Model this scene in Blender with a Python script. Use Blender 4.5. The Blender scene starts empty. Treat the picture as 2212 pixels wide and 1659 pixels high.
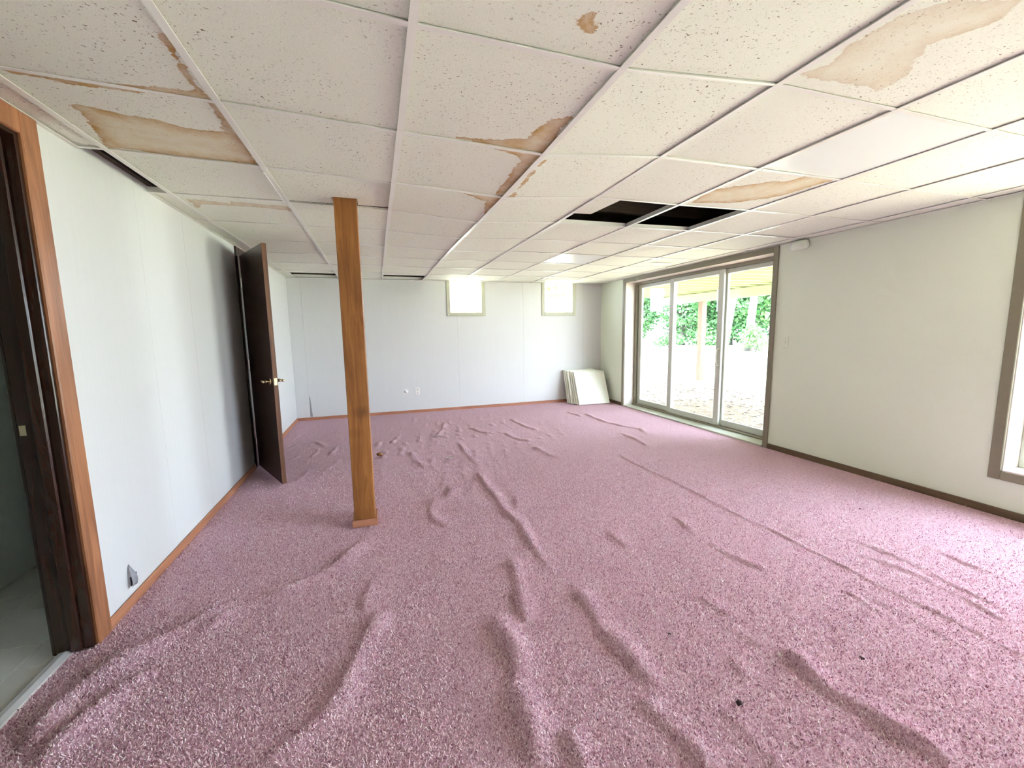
import bpy, bmesh, math, random
import numpy as np
from mathutils import Vector, Matrix, noise as mnoise

random.seed(7)
SC = bpy.context.scene
COL = SC.collection

# ------------------------------------------------------------------ camera
XL, XR, YF, YB, HC, CAMZ = -1.203, 3.947, 6.837, -2.05, 2.13, 1.303
yaw, pitch, roll = 0.312200583, -0.12616921, -0.0163267731
fw = Vector((math.sin(yaw) * math.cos(pitch), math.cos(yaw) * math.cos(pitch), math.sin(pitch)))
rt = Vector((math.cos(yaw), -math.sin(yaw), 0.0))
up = rt.cross(fw)
rt2 = math.cos(roll) * rt + math.sin(roll) * up
up2 = -math.sin(roll) * rt + math.cos(roll) * up
cam = bpy.data.cameras.new('camera')
cam.sensor_fit = 'HORIZONTAL'; cam.sensor_width = 36.0; cam.lens = 895.264 / 2212 * 36.0
cam.clip_start = 0.02; cam.clip_end = 400
camo = bpy.data.objects.new('camera', cam); COL.objects.link(camo)
M = Matrix((rt2, up2, -fw)).transposed().to_4x4(); M.translation = (0, 0, CAMZ)
camo.matrix_world = M
SC.camera = camo

# ------------------------------------------------------------------ world, sun, exposure
w = bpy.data.worlds.new('sky'); SC.world = w; w.use_nodes = True
bg = w.node_tree.nodes['Background']
bg.inputs[0].default_value = (0.79, 0.90, 1.12, 1); bg.inputs[1].default_value = 3.0
sun = bpy.data.lights.new('sun', 'SUN'); sun.energy = 7.0; sun.angle = 0.02; sun.color = (1.0, 0.95, 0.84)
suno = bpy.data.objects.new('sun', sun); COL.objects.link(suno)
suno.rotation_euler = Vector((-0.12, -0.45, 1.0)).to_track_quat('Z', 'Y').to_euler()
SC.view_settings.view_transform = 'Standard'
SC.view_settings.look = 'None'
SC.view_settings.gamma = 1.0
SC.view_settings.use_curve_mapping = False
SC.view_settings.exposure = 3.12
SC.cycles.max_bounces = 7; SC.cycles.diffuse_bounces = 5; SC.cycles.glossy_bounces = 2; SC.cycles.transparent_max_bounces = 8
SC.cycles.caustics_reflective = False; SC.cycles.caustics_refractive = False
SC.cycles.use_adaptive_sampling = True; SC.cycles.adaptive_threshold = 0.02
SC.cycles.use_denoising = True
SC.cycles.sample_clamp_indirect = 20

# ------------------------------------------------------------------ node helpers
class NT:
    def __init__(s, name):
        s.m = bpy.data.materials.new(name); s.m.use_nodes = True
        s.t = s.m.node_tree; s.b = s.t.nodes['Principled BSDF']; s.out = s.t.nodes['Material Output']
    def n(s, typ, **kw):
        nd = s.t.nodes.new(typ)
        for k, v in kw.items():
            if k.startswith('i_'):
                nd.inputs[k[2:].replace('_', ' ')].default_value = v
            else:
                setattr(nd, k, v)
        return nd
    def l(s, a, b): s.t.links.new(a, b)
    def pos(s, scale=(1, 1, 1), obj=False):
        mp = s.n('ShaderNodeMapping'); mp.inputs['Scale'].default_value = scale
        if obj: s.l(s.n('ShaderNodeTexCoord').outputs['Object'], mp.inputs[0])
        else: s.l(s.n('ShaderNodeNewGeometry').outputs['Position'], mp.inputs[0])
        return mp.outputs[0]
    def noise(s, vec, scale, detail=3, rough=.5, dist=0):
        nd = s.n('ShaderNodeTexNoise'); nd.inputs['Scale'].default_value = scale
        nd.inputs['Detail'].default_value = detail; nd.inputs['Roughness'].default_value = rough
        nd.inputs['Distortion'].default_value = dist
        s.l(vec, nd.inputs['Vector']); return nd.outputs['Fac']
    def ramp(s, fac, stops, interp='LINEAR'):
        nd = s.n('ShaderNodeValToRGB'); cr = nd.color_ramp; cr.interpolation = interp
        while len(cr.elements) > 1: cr.elements.remove(cr.elements[-1])
        for i, (p, c) in enumerate(stops):
            e = cr.elements[0] if i == 0 else cr.elements.new(p)
            e.position = p; e.color = (c[0], c[1], c[2], 1) if not isinstance(c, (int, float)) else (c, c, c, 1)
        s.l(fac, nd.inputs[0]); return nd.outputs[0]
    def mix(s, fac, a, b, mode='MIX'):
        nd = s.n('ShaderNodeMix', data_type='RGBA', blend_type=mode)
        for sock, v in ((nd.inputs[0], fac), (nd.inputs[6], a), (nd.inputs[7], b)):
            if isinstance(v, (int, float)): sock.default_value = v
            elif isinstance(v, tuple): sock.default_value = (v[0], v[1], v[2], 1)
            else: s.l(v, sock)
        return nd.outputs[2]
    def math(s, op, a, b=0.0, clamp=False):
        nd = s.n('ShaderNodeMath', operation=op, use_clamp=clamp)
        for sock, v in ((nd.inputs[0], a), (nd.inputs[1], b)):
            if isinstance(v, (int, float)): sock.default_value = v
            else: s.l(v, sock)
        return nd.outputs[0]
    def bump(s, h, strength=.3, dist=.01):
        nd = s.n('ShaderNodeBump'); nd.inputs['Strength'].default_value = strength
        nd.inputs['Distance'].default_value = dist
        s.l(h, nd.inputs['Height']); s.l(nd.outputs[0], s.b.inputs['Normal'])
    def col(s, c):
        if isinstance(c, tuple): s.b.inputs['Base Color'].default_value = (*c, 1)
        else: s.l(c, s.b.inputs['Base Color'])
    def set(s, rough=.6, metal=0, spec=.5):
        s.b.inputs['Roughness'].default_value = rough; s.b.inputs['Metallic'].default_value = metal
        s.b.inputs['Specular IOR Level'].default_value = spec

def plain(name, c, rough=.5, metal=0, var=.06, scale=20, spec=.5):
    m = NT(name); f = m.noise(m.pos(), scale, 3)
    m.col(m.mix(f, tuple(max(0, x * (1 - var)) for x in c), tuple(min(1, x * (1 + var)) for x in c)))
    m.set(rough, metal, spec); return m.m

def wood(name, dark, light, axis=2, rough=.5, knots=False, scale=1.0, spec=.4):
    m = NT(name)
    sc = [14 * scale] * 3; sc[axis] = 1.1 * scale
    v = m.pos(tuple(sc))
    f = m.noise(v, 1.6, 6, .62, 1.2)
    c = m.ramp(f, [(.28, dark), (.5, tuple((a + b) / 2 for a, b in zip(dark, light))), (.72, light)])
    if knots:
        sc2 = [3.4] * 3; sc2[axis] = 5.5
        vo = m.n('ShaderNodeTexVoronoi'); vo.inputs['Scale'].default_value = 1.0
        m.l(m.pos(tuple(sc2)), vo.inputs['Vector'])
        k = m.ramp(vo.outputs['Distance'], [(0.05, 1.0), (.30, 0.0)])
        c = m.mix(m.math('MULTIPLY', k, .55), c, (.09, .03, .01))
        big = m.noise(m.pos((1.5, 1.5, 1.0)), 1.6, 2)
        c = m.mix(m.ramp(big, [(.35, 0), (.7, .5)]), c, tuple(x * .55 for x in dark))
    m.col(c); m.set(rough, 0, spec)
    m.bump(f, .12, .004)
    return m.m

# ------------------------------------------------------------------ materials
def mk_wallpaper(name, c):
    m = NT(name)
    f = m.noise(m.pos((70, 70, 2.2)), 1, 4, .6)
    g = m.noise(m.pos((1.3, 1.3, .8)), 1, 2)
    a = m.mix(f, tuple(x * .93 for x in c), c)
    m.col(m.mix(m.math('MULTIPLY', g, .25), a, tuple(x * .93 for x in c)))
    m.set(.55, 0, .35); m.bump(f, .10, .004); return m.m
M_WALL = mk_wallpaper('wallpaper_cream', (.70, .70, .69))
def mk_plaster():
    m = NT('textured_plaster'); f = m.noise(m.pos(), 190, 3, .6)
    m.col(m.mix(f, (.715, .765, .63), (.785, .835, .70))); m.set(.7, 0, .3); m.bump(f, .25, .004); return m.m
M_PLASTER = mk_plaster()

def mk_tile(stain=False):
    m = NT('acoustic_tile_stained' if stain else 'acoustic_tile')
    p = m.pos()
    base = m.mix(m.noise(m.pos((1.1, 1.1, 1.1)), 1, 2), (.875, .91, .775), (.895, .89, .79))
    fine = m.noise(p, 260, 2, .6)
    base = m.mix(m.ramp(fine, [(.35, .16), (.6, 0)]), base, (.60, .53, .46))
    dens = m.ramp(m.noise(p, 2.3, 2), [(.33, 0.15), (.58, 1.0)])
    pits = m.noise(m.pos((1, 1.25, 1)), 105, 2.5, .55, .6)
    pm = m.math('MULTIPLY', m.ramp(pits, [(.645, 0), (.685, 1)]), dens)
    fis = m.ramp(m.noise(p, 52, 4, .7, .5), [(.63, 0), (.68, .35)])
    pm2 = m.math('MAXIMUM', pm, m.math('MULTIPLY', fis, dens))
    c = m.mix(pm2, base, (.23, .16, .10))
    if stain:
        at = m.n('ShaderNodeAttribute', attribute_name='sd')
        wob = m.math('SUBTRACT', m.noise(p, 34, 5, .65), .5)
        wob2 = m.math('SUBTRACT', m.noise(p, 9, 3, .6), .5)
        sd = m.math('ADD', at.outputs['Fac'], m.math('ADD', m.math('MULTIPLY', wob, .045), m.math('MULTIPLY', wob2, .055)))
        sdn = m.math('ADD', m.math('MULTIPLY', sd, 8.0), .2)       # 0.2 is the stain's edge
        col = m.ramp(sdn, [(.17, (.80, .72, .60)), (.215, (.48, .26, .065)), (.33, (.58, .37, .14)), (.55, (.66, .47, .22)), (.9, (.74, .59, .36))])
        mask = m.ramp(sdn, [(.165, 0), (.21, 1.0), (.5, .85), (.95, .7)])
        blot = m.ramp(m.noise(p, 14, 4, .65), [(.35, .55), (.65, 1)])
        si = m.n('ShaderNodeAttribute', attribute_name='si').outputs['Fac']
        c = m.mix(m.math('MULTIPLY', m.math('MULTIPLY', mask, blot), si), c, col)
    m.col(c); m.set(.9, 0, .15)
    h = m.math('SUBTRACT', m.math('MULTIPLY', fine, .25), pm2)
    m.bump(h, .5, .004)
    return m.m
M_TILE = mk_tile(); M_TILE_S = mk_tile(True)
M_TEE = plain('painted_grid_metal', (.86, .845, .78), .35, 0, .05, 9)
M_DIFF = plain('acrylic_diffuser', (.90, .94, .90), .25, 0, .01, 3)

def mk_carpet():
    m = NT('mauve_carpet')
    p = m.pos()
    a = m.noise(m.pos((1, 1, 1)), 210, 3, .7)
    b = m.noise(p, 70, 3, .6)
    g = m.noise(p, 1.1, 3)
    c = m.ramp(a, [(.28, (.40, .18, .25)), (.44, (.68, .41, .50)), (.58, (.82, .56, .64)), (.74, (.93, .76, .81))])
    c = m.mix(m.ramp(b, [(.35, .4), (.62, 0)]), c, (.30, .11, .155))
    c = m.mix(m.math('MULTIPLY', g, .22), c, (.60, .36, .40))
    m.col(c); m.set(1.0, 0, .1)
    m.b.inputs['Sheen Weight'].default_value = .35
    m.b.inputs['Sheen Roughness'].default_value = .5
    m.b.inputs['Sheen Tint'].default_value = (.95, .75, .8, 1)
    m.bump(m.math('ADD', a, m.math('MULTIPLY', b, .8)), .8, .012)
    return m.m
M_CARPET = mk_carpet()
M_OAK = wood('stained_trim_wood', (.20, .075, .03), (.46, .20, .09), 2, .38, spec=.5)
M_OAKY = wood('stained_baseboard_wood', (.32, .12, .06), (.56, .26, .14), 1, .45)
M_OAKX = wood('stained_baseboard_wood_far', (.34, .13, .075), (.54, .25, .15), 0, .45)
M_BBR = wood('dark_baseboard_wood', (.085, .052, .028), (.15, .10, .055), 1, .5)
M_DARK = wood('dark_stained_jamb', (.016, .006, .004), (.045, .017, .009), 2, .2, spec=.6)
M_DOOR = wood('dark_door_veneer', (.022, .011, .008), (.06, .030, .02), 2, .32, spec=.5)
M_POST = wood('fir_post_wood', (.19, .06, .012), (.50, .21, .055), 2, .5, knots=True)
def mk_pile():
    m = NT('carpet_pile_fibre')
    oi = m.n('ShaderNodeObjectInfo')
    c = m.ramp(oi.outputs['Random'], [(0.0, (.30, .11, .165)), (.16, (.52, .27, .34)), (.36, (.78, .51, .58)), (.75, (.88, .65, .71)), (.93, (.95, .81, .84)), (1.0, (.97, .90, .85))])
    m.col(c); m.set(.9, 0, .15); return m.m
M_PILE = mk_pile()
M_BRASS = plain('brushed_brass', (.78, .66, .42), .25, 1.0, .05)
M_STEEL = plain('satin_steel', (.72, .72, .70), .3, 1.0, .05)
M_ALU = plain('threshold_aluminium', (.90, .90, .92), .35, .3, .04)
M_FRAME = plain('taupe_window_casing', (.22, .20, .135), .45, 0, .10, 30)
M_VINYL = plain('white_vinyl_frame', (.52, .54, .46), .35, 0, .04)
M_JAMB = plain('painted_white_jamb', (.76, .70, .64), .5, 0, .05)
M_PLASTIC = plain('white_plastic', (.82, .82, .80), .35, 0, .02)
M_BLACK = plain('black_void', (.012, .010, .014), .8, 0, .2)
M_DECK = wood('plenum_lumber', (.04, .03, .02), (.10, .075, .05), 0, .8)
M_DUCT = plain('galvanised_duct', (.42, .42, .42), .4, .5, .1)
M_PAPER = plain('torn_wallpaper_grey', (.55, .56, .58), .8, 0, .2, 60)
M_CRUMB = plain('dark_crumb', (.03, .012, .016), .9, 0, .4, 200)
M_SCRAP = plain('pale_paper_scrap', (.74, .62, .60), .9, 0, .1, 80)
M_HALL = plain('hall_grey_wall', (.62, .64, .63), .7, 0, .06)
M_HTILE = plain('hall_floor_tile', (.60, .59, .53), .4, 0, .08, 6)
M_GROUT = plain('hall_floor_grout', (.86, .86, .83), .8, 0, .03)
M_SLAB = plain('concrete_slab', (.35, .33, .31), .9, 0, .1)

def mk_glass():
    m = NT('window_glass'); t = m.t
    tr = m.n('ShaderNodeBsdfTransparent'); tr.inputs[0].default_value = (.97, .99, .97, 1)
    gl = m.n('ShaderNodeBsdfGlossy'); gl.inputs['Roughness'].default_value = .01
    lw_ = m.n('ShaderNodeLayerWeight'); lw_.inputs[0].default_value = .5
    fr = m.n('ShaderNodeMath', operation='MULTIPLY_ADD'); fr.inputs[1].default_value = .85; fr.inputs[2].default_value = .035
    m.l(m.math('POWER', lw_.outputs['Facing'], 5.0), fr.inputs[0])
    mx = m.n('ShaderNodeMixShader')
    m.l(fr.outputs[0], mx.inputs[0]); m.l(tr.outputs[0], mx.inputs[1]); m.l(gl.outputs[0], mx.inputs[2])
    m.l(mx.outputs[0], m.out.inputs[0]); return m.m
M_GLASS = mk_glass()

# ------------------------------------------------------------------ mesh helpers
def bm_box(bm, x0, x1, y0, y1, z0, z1):
    v = [bm.verts.new(c) for c in ((x0, y0, z0), (x1, y0, z0), (x1, y1, z0), (x0, y1, z0), (x0, y0, z1), (x1, y0, z1), (x1, y1, z1), (x0, y1, z1))]
    for f in ((0, 3, 2, 1), (4, 5, 6, 7), (0, 1, 5, 4), (1, 2, 6, 5), (2, 3, 7, 6), (3, 0, 4, 7)):
        bm.faces.new([v[i] for i in f])
    return v
def finish(name, bm, mat, parent=None, smooth=False, bevel=0, bseg=1):
    if bevel:
        bmesh.ops.bevel(bm, geom=list(bm.edges), offset=bevel, segments=bseg, affect='EDGES', profile=.5)
    me = bpy.data.meshes.new(name); bm.to_mesh(me); bm.free()
    me.materials.append(mat)
    if smooth:
        for p in me.polygons: p.use_smooth = True
    o = bpy.data.objects.new(name, me); COL.objects.link(o)
    if parent: o.parent = parent
    return o
def box(name, x0, x1, y0, y1, z0, z1, mat, parent=None, bevel=0.002):
    """an axis-aligned board; its origin sits at its own centre"""
    bm = bmesh.new(); cx, cy, cz = (x0 + x1) / 2, (y0 + y1) / 2, (z0 + z1) / 2
    bm_box(bm, x0 - cx, x1 - cx, y0 - cy, y1 - cy, z0 - cz, z1 - cz)
    o = finish(name, bm, mat, parent, False, bevel)
    o.location = (cx, cy, cz)
    if parent is not None and parent.location.length > 0:
        o.location = Vector((cx, cy, cz)) - parent.location
    return o
def pieces(name, boxes, mat, parent=None):
    bm = bmesh.new()
    for b in boxes: bm_box(bm, *b)
    return finish(name, bm, mat, parent)
def tag(o, label=None, cat=None, group=None, kind=None):
    if label: o['label'] = label
    if cat: o['category'] = cat
    if group: o['group'] = group
    if kind: o['kind'] = kind
    return o
def empty(name, loc=(0, 0, 0), rz=0):
    o = bpy.data.objects.new(name, None); COL.objects.link(o); o.location = loc; o.rotation_euler = (0, 0, rz)
    o.empty_display_size = .1; return o
def struct(o, label=None): return tag(o, label, kind='structure')
def sheet(name, axis, d0, d1, a0, a1, z0, z1, holes, mat, parent=None):
    """wall board with rectangular holes; axis 'x': normal along x and a along y, axis 'y': normal along y and a along x"""
    A = sorted({a0, a1, *[min(max(h[0], a0), a1) for h in holes], *[min(max(h[1], a0), a1) for h in holes]})
    Z = sorted({z0, z1, *[min(max(h[2], z0), z1) for h in holes], *[min(max(h[3], z0), z1) for h in holes]})
    def solid(i, j):
        if i < 0 or j < 0 or i >= len(A) - 1 or j >= len(Z) - 1: return False
        ca, cz = (A[i] + A[i + 1]) / 2, (Z[j] + Z[j + 1]) / 2
        return not any(h[0] < ca < h[1] and h[2] < cz < h[3] for h in holes)
    bm = bmesh.new(); cache = {}
    def V(d, i, j):
        k = (d, i, j)
        if k not in cache:
            cache[k] = bm.verts.new((d, A[i], Z[j]) if axis == 'x' else (A[i], d, Z[j]))
        return cache[k]
    for i in range(len(A) - 1):
        for j in range(len(Z) - 1):
            if not solid(i, j): continue
            for d in (d0, d1): bm.faces.new([V(d, i, j), V(d, i + 1, j), V(d, i + 1, j + 1), V(d, i, j + 1)])
            if not solid(i - 1, j): bm.faces.new([V(d0, i, j), V(d1, i, j), V(d1, i, j + 1), V(d0, i, j + 1)])
            if not solid(i + 1, j): bm.faces.new([V(d0, i + 1, j), V(d1, i + 1, j), V(d1, i + 1, j + 1), V(d0, i + 1, j + 1)])
            if not solid(i, j - 1): bm.faces.new([V(d0, i, j), V(d1, i, j), V(d1, i + 1, j), V(d0, i + 1, j)])
            if not solid(i, j + 1): bm.faces.new([V(d0, i, j + 1), V(d1, i, j + 1), V(d1, i + 1, j + 1), V(d0, i + 1, j + 1)])
    bmesh.ops.recalc_face_normals(bm, faces=bm.faces)
    return finish(name, bm, mat, parent)
def tube(bm, pts, rad, seg=10, cap=True):
    pts = [Vector(p) for p in pts]; rings = []
    if not hasattr(rad, '__len__'): rad = [rad] * len(pts)
    for i, p in enumerate(pts):
        d = (pts[min(i + 1, len(pts) - 1)] - pts[max(i - 1, 0)]).normalized()
        a = d.orthogonal().normalized() if i == 0 else (a - d * a.dot(d)).normalized()
        b = d.cross(a)
        rings.append([bm.verts.new(p + rad[i] * (math.cos(t) * a + math.sin(t) * b)) for t in [2 * math.pi * k / seg for k in range(seg)]])
    for r0, r1 in zip(rings, rings[1:]):
        for k in range(seg): bm.faces.new([r0[k], r0[(k + 1) % seg], r1[(k + 1) % seg], r1[k]])
    if cap: bm.faces.new(rings[0][::-1]); bm.faces.new(rings[-1])

# ------------------------------------------------------------------ the room's shell
ROOFZ0, ROOFZ1 = 2.46, 2.60
struct(pieces('floor', [(-4.2, 4.25, YB - .2, 7.15, -.25, 0.0)], M_SLAB), 'concrete slab floor under the carpet')

D1 = (1.255, 2.085, 0.0, 2.055)        # rough opening of the near doorway (y0, y1, z0, z1)
D2 = (4.60, 5.38, 0.0, 2.06)           # far doorway in the left wall
SL = (3.345, 6.055, 0.0, 2.075)        # sliding door
RW = (-1.05, 1.552, 0.315, 2.06)       # side window
W1 = (1.165, 1.705, 1.615, 2.14)       # far windows (x0, x1, z0, z1)
W2 = (2.825, 3.380, 1.615, 2.14)
PAN = .008                             # wall covering thickness

wl = struct(sheet('wall_left', 'x', XL - .12, XL - PAN, YB - .2, YF + .2, 0, ROOFZ0, [D1, D2], M_PLASTER), 'cream wallpapered wall with two doorways')
seams = [YB, -.66, .56, 1.78, 2.86, 3.44, 4.66, 5.75, YF]
for a, b in zip(seams, seams[1:]):
    sheet('wall_panel', 'x', XL - PAN, XL, a + .0005, b - .0005, 0.0, 2.30, [D1, D2], M_WALL, wl)
wf = struct(sheet('wall_far', 'y', YF + PAN, YF + .30, XL - .12, XR + .30, 0, ROOFZ0, [W1, W2], M_PLASTER), 'pale wallpapered far wall with two small high windows')
seams = [XL, -1.02, .13, 1.28, 2.43, 3.58, XR]
for a, b in zip(seams, seams[1:]):
    sheet('wall_panel', 'y', YF, YF + PAN, a + .0008, b - .0008, 0.0, 2.30, [W1, W2], M_WALL, wf)
wr = struct(sheet('wall_right', 'x', XR, XR + .30, YB - .2, YF + PAN, 0, ROOFZ0, [SL, RW], M_PLASTER), 'beige textured wall holding the sliding glass door')
struct(sheet('wall_back', 'y', YB - .2, YB, XL, XR, 0, ROOFZ0, [], M_PLASTER), 'plain wall behind the camera')

# baseboards
bbl = struct(empty('baseboard_left'), 'reddish wood baseboard along the left wall')
for a, b in ((YB, 1.17), (2.166, 4.525), (5.455, YF)):
    box('board', XL, XL + .013, a, b, 0.0, .062, M_OAKY, bbl, .004)
bbf = struct(empty('baseboard_far'), 'reddish wood baseboard along the far wall')
box('board', XL + .013, XR - .013, YF - .013, YF, 0.0, .058, M_OAKX, bbf, .004)
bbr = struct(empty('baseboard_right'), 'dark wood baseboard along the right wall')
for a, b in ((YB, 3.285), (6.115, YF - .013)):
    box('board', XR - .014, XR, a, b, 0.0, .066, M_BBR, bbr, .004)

# ------------------------------------------------------------------ near doorway (door_1), hall behind it
d1 = struct(empty('door_1', (XL, 2.085, 0)), 'dark brown stained doorway frame at the left picture edge')
box('casing', XL, XL + .016, 2.078, 2.166, 0.012, 2.128, M_OAK, d1, .004)
box('casing', XL, XL + .016, 1.172, 1.262, 0.012, 2.128, M_OAK, d1, .004)
box('head_casing', XL, XL + .016, 1.262, 2.078, 2.045, 2.128, M_OAK, d1, .004)
box('jamb', XL - .125, XL + .004, 2.063, 2.085, 0.014, 2.055, M_DARK, d1, .003)
box('jamb', XL - .125, XL + .004, 1.255, 1.277, 0.014, 2.055, M_DARK, d1, .003)
box('head_jamb', XL - .125, XL + .004, 1.277, 2.063, 2.033, 2.055, M_DARK, d1, .003)
box('door_stop', XL - .072, XL - .030, 2.050, 2.063, 0.014, 2.033, M_DARK, d1, .005)
box('door_stop', XL - .072, XL - .030, 1.277, 1.290, 0.014, 2.033, M_DARK, d1, .005)
box('back_casing', XL - .141, XL - .125, 2.070, 2.150, 0.0, 2.12, M_DARK, d1, .004)
tag(box('strike_plate', XL - .118, XL - .098, 2.0615, 2.063, .935, .975, M_BRASS, d1, 0), 'brass strike plate')
bm = bmesh.new()
prof = [(-.062, .006), (-.055, .016), (-.030, .021), (-.008, .016), (0, .006)]
for y in (1.277, 2.063):
    for x, z in prof: bm.verts.new((x, y, z))
bm.verts.ensure_lookup_table()
for i in range(4): bm.faces.new([bm.verts[i], bm.verts[i + 1], bm.verts[i + 6], bm.verts[i + 5]])
bm.faces.new([bm.verts[i] for i in range(5)]); bm.faces.new([bm.verts[9 - i] for i in range(5)])
th = finish('threshold', bm, M_ALU, d1); th.location = (-.060, -2.085, 0)
tag(th, 'pale metal threshold strip')
# hall
hx = -1.945
struct(pieces('wall_hall', [(hx - .1, hx, -1.0, 6.2, 0, ROOFZ0), (hx, XL - .12, 4.3, 4.4, 0, ROOFZ0), (hx, XL - .12, -1.1, -1.0, 0, ROOFZ0)], M_HALL), 'grey hall wall seen through the near doorway')
hf = struct(pieces('floor_hall', [(hx, XL - .122, -1.0, 4.3, 0.001, .004)], M_GROUT), 'pale tiled hall floor beyond the threshold')
tx = [-1.335, -1.4325, -1.7375, hx]
for i in range(3):
    for k in range(10):
        y0 = .5 + k * .305 - (.15 if i % 2 else 0)
        box('floor_tile', tx[i + 1] + .003, tx[i] - .003, y0 + .003, y0 + .302, .004, .007, M_HTILE, hf, 0)
box('floor_tile', -1.3325, -1.325, .5, 2.06, .004, .006, M_SLAB, hf, 0)
struct(pieces('ceiling_hall', [(hx, XL - .12, -1.0, 6.2, 2.2, 2.25)], M_HALL), 'hall ceiling')

# ------------------------------------------------------------------ far doorway with open leaf (door_2)
HX, HY = XL + .012, 4.585
d2 = struct(empty('door_2', (XL, HY, 0)), 'dark brown door standing open from the left wall')
box('casing', XL, XL + .016, 4.525, 4.605, 0.012, 2.125, M_DARK, d2, .004)
box('casing', XL, XL + .016, 5.375, 5.455, 0.012, 2.125, M_DARK, d2, .004)
box('head_casing', XL, XL + .016, 4.605, 5.375, 2.045, 2.125, M_DARK, d2, .004)
box('jamb', XL - .125, XL + .004, 4.60, 4.62, 0.012, 2.06, M_DARK, d2, .003)
box('jamb', XL - .125, XL + .004, 5.36, 5.38, 0.012, 2.06, M_DARK, d2, .003)
box('head_jamb', XL - .125, XL + .004, 4.62, 5.36, 2.04, 2.06, M_DARK, d2, .003)
struct(pieces('wall_closet', [(hx, XL - .12, 5.9, 6.0, 0, ROOFZ0)], M_HALL), 'wall of the space behind the open door')
LX, LY = -0.845, 3.905                  # latch corner of the leaf
lw = math.hypot(LX - HX - .01, LY - HY); ang = math.atan2(LY - HY, LX - HX - .01)
def leaf_box(name, u0, u1, v0, v1, z0, z1, mat, parent, bevel=.002):
    bm = bmesh.new(); bm_box(bm, u0, u1, v0, v1, z0, z1)
    return finish(name, bm, mat, parent, False, bevel)
leaf = leaf_box('leaf', 0, lw, 0, .036, .022, 2.045, M_DOOR, d2)
leaf.location = (HX + .010 - XL, 0, 0); leaf.rotation_euler = (0, 0, ang)
tag(leaf, 'dark brown flush door leaf')
M_EDGE = wood('door_edge_wood', (.10, .04, .02), (.22, .10, .045), 2, .45)
leaf_box('edge_band', lw, lw + .003, .001, .035, .023, 2.044, M_EDGE, leaf, 0)
for s, v in ((-1, 0.0), (1, .036)):
    bm = bmesh.new()
    c = (lw - .062, v, .915)
    tube(bm, [(c[0], v, c[2]), (c[0], v + s * .010, c[2])], .026, 16)
    tube(bm, [(c[0], v + s * .010, c[2]), (c[0], v + s * .055, c[2])], .010, 10)
    tube(bm, [(c[0] + .012, v + s * .055, c[2]), (c[0] - .03, v + s * .056, c[2]), (c[0] - .105, v + s * .050, c[2] + .002)], [.011, .010, .008], 10)
    tag(finish('handle', bm, M_BRASS, leaf, True), 'brass lever handle')
leaf_box('latch_plate', lw + .003, lw + .0045, .006, .030, .885, .945, M_BRASS, leaf, 0)
for z in (.26, 1.03, 1.80):
    bm = bmesh.new()
    tube(bm, [(-.006, -.004, z - .045), (-.006, -.004, z + .045)], .007, 10)
    bm_box(bm, -.002, .001, -.003, .032, z - .045, z + .045)
    finish('hinge', bm, M_STEEL, leaf, False)

# ------------------------------------------------------------------ sliding door (door_3)
d3 = struct(empty('door_3', (XR, SL[0], 0)), 'three panel sliding glass door opening to the yard')
y0, y1, zt = SL[0], SL[1], SL[3]
box('casing', XR - .016, XR, y0 - .055, y0 + .004, 0.012, 2.128, M_FRAME, d3, .004)
box('casing', XR - .016, XR, y1 - .004, y1 + .055, 0.012, 2.128, M_FRAME, d3, .004)
box('head_casing', XR - .016, XR, y0 + .004, y1 - .004, zt - .012, 2.128, M_FRAME, d3, .004)
box('jamb', XR, XR + .30, y1 - .012, y1, 0.02, zt, M_JAMB, d3, 0)
box('jamb', XR, XR + .30, y0, y0 + .012, 0.02, zt, M_JAMB, d3, 0)
box('head_jamb', XR, XR + .30, y0 + .012, y1 - .012, zt - .012, zt, M_JAMB, d3, 0)
box('sill', XR - .02, XR + .32, y0 + .012, y1 - .012, 0.0, .030, M_VINYL, d3, .003)
box('sill_track', XR + .155, XR + .26, y0 + .012, y1 - .012, .030, .052, M_FRAME, d3, .003)
fx = XR + .205                            # room-side face of the panels at about 4.15
box('frame_head', fx - .03, fx + .075, y0 + .012, y1 - .012, zt - .05, zt - .012, M_FRAME, d3, .003)
box('frame_stile', fx - .03, fx + .075, y1 - .06, y1 - .012, .05, zt - .05, M_FRAME, d3, .003)
box('frame_stile', fx - .03, fx + .075, y0 + .012, y0 + .06, .05, zt - .05, M_FRAME, d3, .003)
def glazed(name, parent, y0, y1, z0, z1, x, st=.085, bot=.08, top=.055, lab=None):
    sx = x - parent.location.x
    f = empty(name, (sx, 0, 0)); f.parent = parent
    if lab: f['label'] = lab
    def part(n, *a, mat=M_VINYL):
        o = box(n, *a, mat, None, .004); o.parent = f; o.location = o.location - Vector((0, parent.location.y, 0))
    part('stile', 0, .038, y0, y0 + st, z0, z1); part('stile', 0, .038, y1 - st, y1, z0, z1)
    part('rail', 0, .038, y0 + st, y1 - st, z0, z0 + bot); part('rail', 0, .038, y0 + st, y1 - st, z1 - top, z1)
    part('pane', .016, .022, y0 + st - .003, y1 - st + .003, z0 + bot - .003, z1 - top + .003, mat=M_GLASS)
    return f
glazed('door_panel', d3, 5.105, y1 - .06, .052, zt - .05, fx + .012)
mid = glazed('door_panel', d3, 4.175, 5.175, .052, zt - .05, fx - .028)
glazed('door_panel', d3, y0 + .06, 4.235, .052, zt - .05, fx + .012)
bm = bmesh.new()
tube(bm, [(-.004, 4.200, .82), (-.045, 4.200, .84), (-.045, 4.200, 1.03), (-.004, 4.200, 1.05)], .008, 8)
h = finish('pull_handle', bm, M_FRAME, mid, True); h.location = (0, -d3.location.y, 0)

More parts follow.
